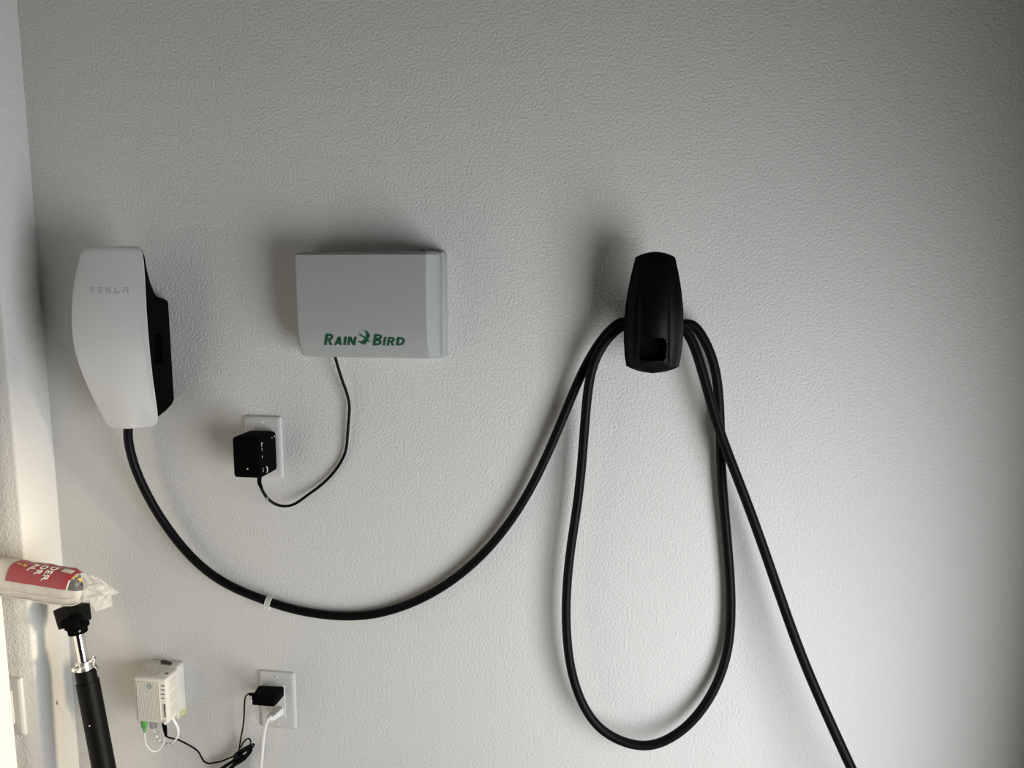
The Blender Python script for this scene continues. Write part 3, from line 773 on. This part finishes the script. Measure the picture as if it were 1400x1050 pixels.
add_tube(hc, [loc(-.012, .0005, 0), loc(-.011, .0005, 0), loc(-.001, .0005, 0), loc(-.0005, 0, 0), loc(.010, 0, 0), loc(.011, 0, 0)], [.0185, .0200, .0200, .0165, .0160, .0145], 28)
finish(hc, 'head_collar', 'matblack', pole, angle=40)
finish(cyl(loc(.003, .013, .011), loc(.003, .0155, .014), .0024, .002, 10), 'set_screw', 'clamp', pole)

# ------------------------------------------------------------------ packet of door seal lying on the pole head
BY = -.120
b0, b1 = at(-6, 786.0, BY), at(120, 806.0, BY)
bx = (b1 - b0); BL = bx.length; bx.normalize()
bu = Vector((0, 0, 1)); bu = (bu - bx * bu.dot(bx)).normalized(); bf = Vector((0, -1, 0)); bf = (bf - bx * bf.dot(bx)).normalized()
HH, HD = .0325, .0215
def pk(t, ph, lift=0.0):
    """packet surface: t 0..1 along, ph angle (0 = front, 90 = top)"""
    c, s = math.cos(ph), math.sin(ph)
    e = 2.6
    r = (abs(c) ** e + abs(s) ** e) ** (-1 / e)
    ends = 1 - .30 * sstep(.80, 1.0, t) - .45 * sstep(.93, 1.0, t) - .25 * sstep(.03, 0, t)
    wob = 1 + .02 * math.sin(t * 19 + s * 4) + .012 * math.sin(t * 47 + ph * 3)
    deg = math.degrees(ph) % 360
    rib = 0.0
    if 270 < deg < 360:
        k_ = (360 - deg) / 90
        rib = -.0030 * math.exp(-((k_ - .52) / .06) ** 2) + .0012 * math.exp(-((k_ - .66) / .05) ** 2) - .002 * math.exp(-((k_ - .80) / .05) ** 2)
    a = (HD * r * c + rib * 1.2) * ends * wob; h_ = (HH * r * s) * ends * wob
    nrm_ = (bf * c / HD + bu * s / HH).normalized()
    return b0 + bx * (BL * t) + bf * a + bu * h_ + nrm_ * lift
def grid_bm(fn, ts_, phs, closed):
    bm_ = bmesh.new(); G = [[bm_.verts.new(fn(t, p_)) for p_ in phs] for t in ts_]
    n = len(phs)
    for i in range(len(ts_) - 1):
        for j in range(n if closed else n - 1):
            bm_.faces.new((G[i][j], G[i][(j + 1) % n], G[i + 1][(j + 1) % n], G[i + 1][j]))
    if closed:
        bm_.faces.new(G[0]); bm_.faces.new(G[-1])
    return bm_
tsx = [i / 44 for i in range(45)]
packet = thing('seal_packet', tuple(b0 + bx * BL * .5 - bu * HH), 'clear packet of door seal with red label lying on pole head', 'packet')
finish(grid_bm(pk, tsx, [2 * math.pi * i / 64 for i in range(64)], True), 'rolled_seal', 'seal', packet, angle=60)
for (dg, rr_) in ((-24, .0016), (-40, .0013), (-57, .0016)):
    finish(tube([pk(.02 + .92 * i / 40, math.radians(dg), .0003) for i in range(41)], rr_, 8), 'seal_ridge', 'seal', packet)
def tt(u): return ((at(u, 790, BY - .02) - b0).dot(bx)) / BL
tl0, tl1 = tt(8), tt(92)
def label_patch(t0, t1, ph0, ph1, lift, skew=0.0, th=.0004):
    bm_ = grid_bm(lambda t, p_: pk(t + skew * (p_ - ph0), p_, lift), [t0 + (t1 - t0) * i / 30 for i in range(31)], [ph0 + (ph1 - ph0) * j / 14 for j in range(15)], False)
    return bm_
PH0 = math.radians(7)
lab = finish(label_patch(tl0, tl1, PH0, math.radians(110), .0008, .03), 'label', 'redlabel', packet, angle=70)
tag(lab, 'red printed label')
finish(label_patch(tl1, tt(107), math.radians(6), math.radians(104), .0009, .05), 'label_band', 'greylabel', lab, angle=70)
finish(label_patch(tl1 - .012, tl1 + .002, PH0, math.radians(40), .0011, .03), 'label_border', 'whiteprint', lab, angle=70)
finish(label_patch(tt(78), tt(92), math.radians(62), math.radians(84), .0011, .03), 'barcode_patch', 'vent', lab, angle=70)
def arc(deg): return math.radians(deg)
def down_text(s_, ucen, hgt, dtop, dbot):
    """lettering turned a quarter, reading down the front of the packet"""
    bm_ = fit2d(text_bm(s_, 1.0, offset=.022, spacing=1.08), 1.0, 1.0)
    tcn = tt(ucen); dt = hgt / BL
    for k_ in range(1, 9):
        bmesh.ops.bisect_plane(bm_, geom=bm_.verts[:] + bm_.edges[:] + bm_.faces[:], plane_co=(k_ / 9, 0, 0), plane_no=(1, 0, 0))
    raise_letters(bm_, lambda x, y, l: pk(tcn + (y - .5) * dt - .05 * (x - .5) , arc(dtop + (dbot - dtop) * x), .0013 + l), .0003)
    return bm_
finish(down_text('DER', 64, .0118, 84, 24), 'lettering', 'whiteprint', lab, smooth=False)
finish(down_text('OR', 52.2, .0118, 80, 38), 'lettering', 'whiteprint', lab, smooth=False)
finish(down_text('AL', 41, .0118, 82, 48), 'lettering', 'whiteprint', lab, smooth=False)
def flat_marks(polys, mname, name, lift=.0013):
    bm_ = polys_bm(polys)
    raise_letters(bm_, lambda u, d, l: pk(tt(u), arc(d), lift + l), .0003)
    finish(bm_, name, mname, lab, smooth=False)
flat_marks([[(95, 46), (97, 46), (100, 66), (98, 66)], [(97, 46), (104, 46), (104.5, 50), (97.5, 50)], [(98, 66), (107, 70), (107, 76), (99, 72)], [(101, 55), (104, 55), (106, 72), (103, 72)]], 'yellow', 'emblem')
flat_marks([[(17, 66), (18.4, 66), (19, 74), (17.6, 74)], [(20.5, 64), (22, 64), (22.4, 71), (21, 71)], [(25, 62), (27, 62), (28, 72), (26, 72)], [(28, 60), (30, 60), (30.6, 68), (29, 68)]], 'yellow', 'small_print')
# clear film round the packet and its crumpled open end
def film(t, p_):
    return pk(t, p_, .0022 + .0012 * math.sin(t * 31 + p_ * 2) * math.sin(p_ * 5 + t * 9))
finish(grid_bm(film, [i / 40 * .96 for i in range(41)], [2 * math.pi * i / 48 for i in range(48)], False), 'plastic_film', 'film', packet, angle=25)
def crumple(corners, nu, nv, amp, seed):
    """creased sheet over a four-cornered outline (photo column, row, depth), folds as facets"""
    rr = random.Random(seed); c = [at(q[0], q[1], q[2] + .026) for q in corners]; bm_ = bmesh.new(); G = []
    for i in range(nu + 1):
        row = []
        for j in range(nv + 1):
            a, b = i / nu, j / nv
            p_ = (c[0] * (1 - a) + c[1] * a) * (1 - b) + (c[3] * (1 - a) + c[2] * a) * b
            k_ = min(1, 4 * min(a + .08, 1.08 - a)) * min(1, 4 * min(b + .1, 1.1 - b))
            p_ = p_ + Vector((rr.uniform(-1, 1) * .4, rr.uniform(-1, 1), rr.uniform(-1, 1) * .4)) * amp * k_
            row.append(bm_.verts.new(p_))
        G.append(row)
    for i in range(nu):
        for j in range(nv):
            q = (G[i][j], G[i + 1][j], G[i + 1][j + 1], G[i][j + 1])
            if rr.random() < .5: bm_.faces.new((q[0], q[1], q[2])); bm_.faces.new((q[0], q[2], q[3]))
            else: bm_.faces.new((q[0], q[1], q[3])); bm_.faces.new((q[1], q[2], q[3]))
    return bm_
for (cs, nu, nv, amp, sd) in (
        ([(110, 783, -.150), (139, 793, -.150), (164, 811, -.146), (114, 823, -.158)], 6, 5, .0060, 3),
        ([(110, 783, -.140), (134, 789, -.134), (162, 811, -.144), (113, 822, -.130)], 6, 5, .0055, 5),
        ([(122, 818, -.160), (152, 812, -.152), (154, 828, -.150), (131, 836, -.158)], 5, 5, .0020, 9)):
    e = finish(crumple(cs, nu, nv, amp, sd), 'bag_end', 'filmend', packet, smooth=False)
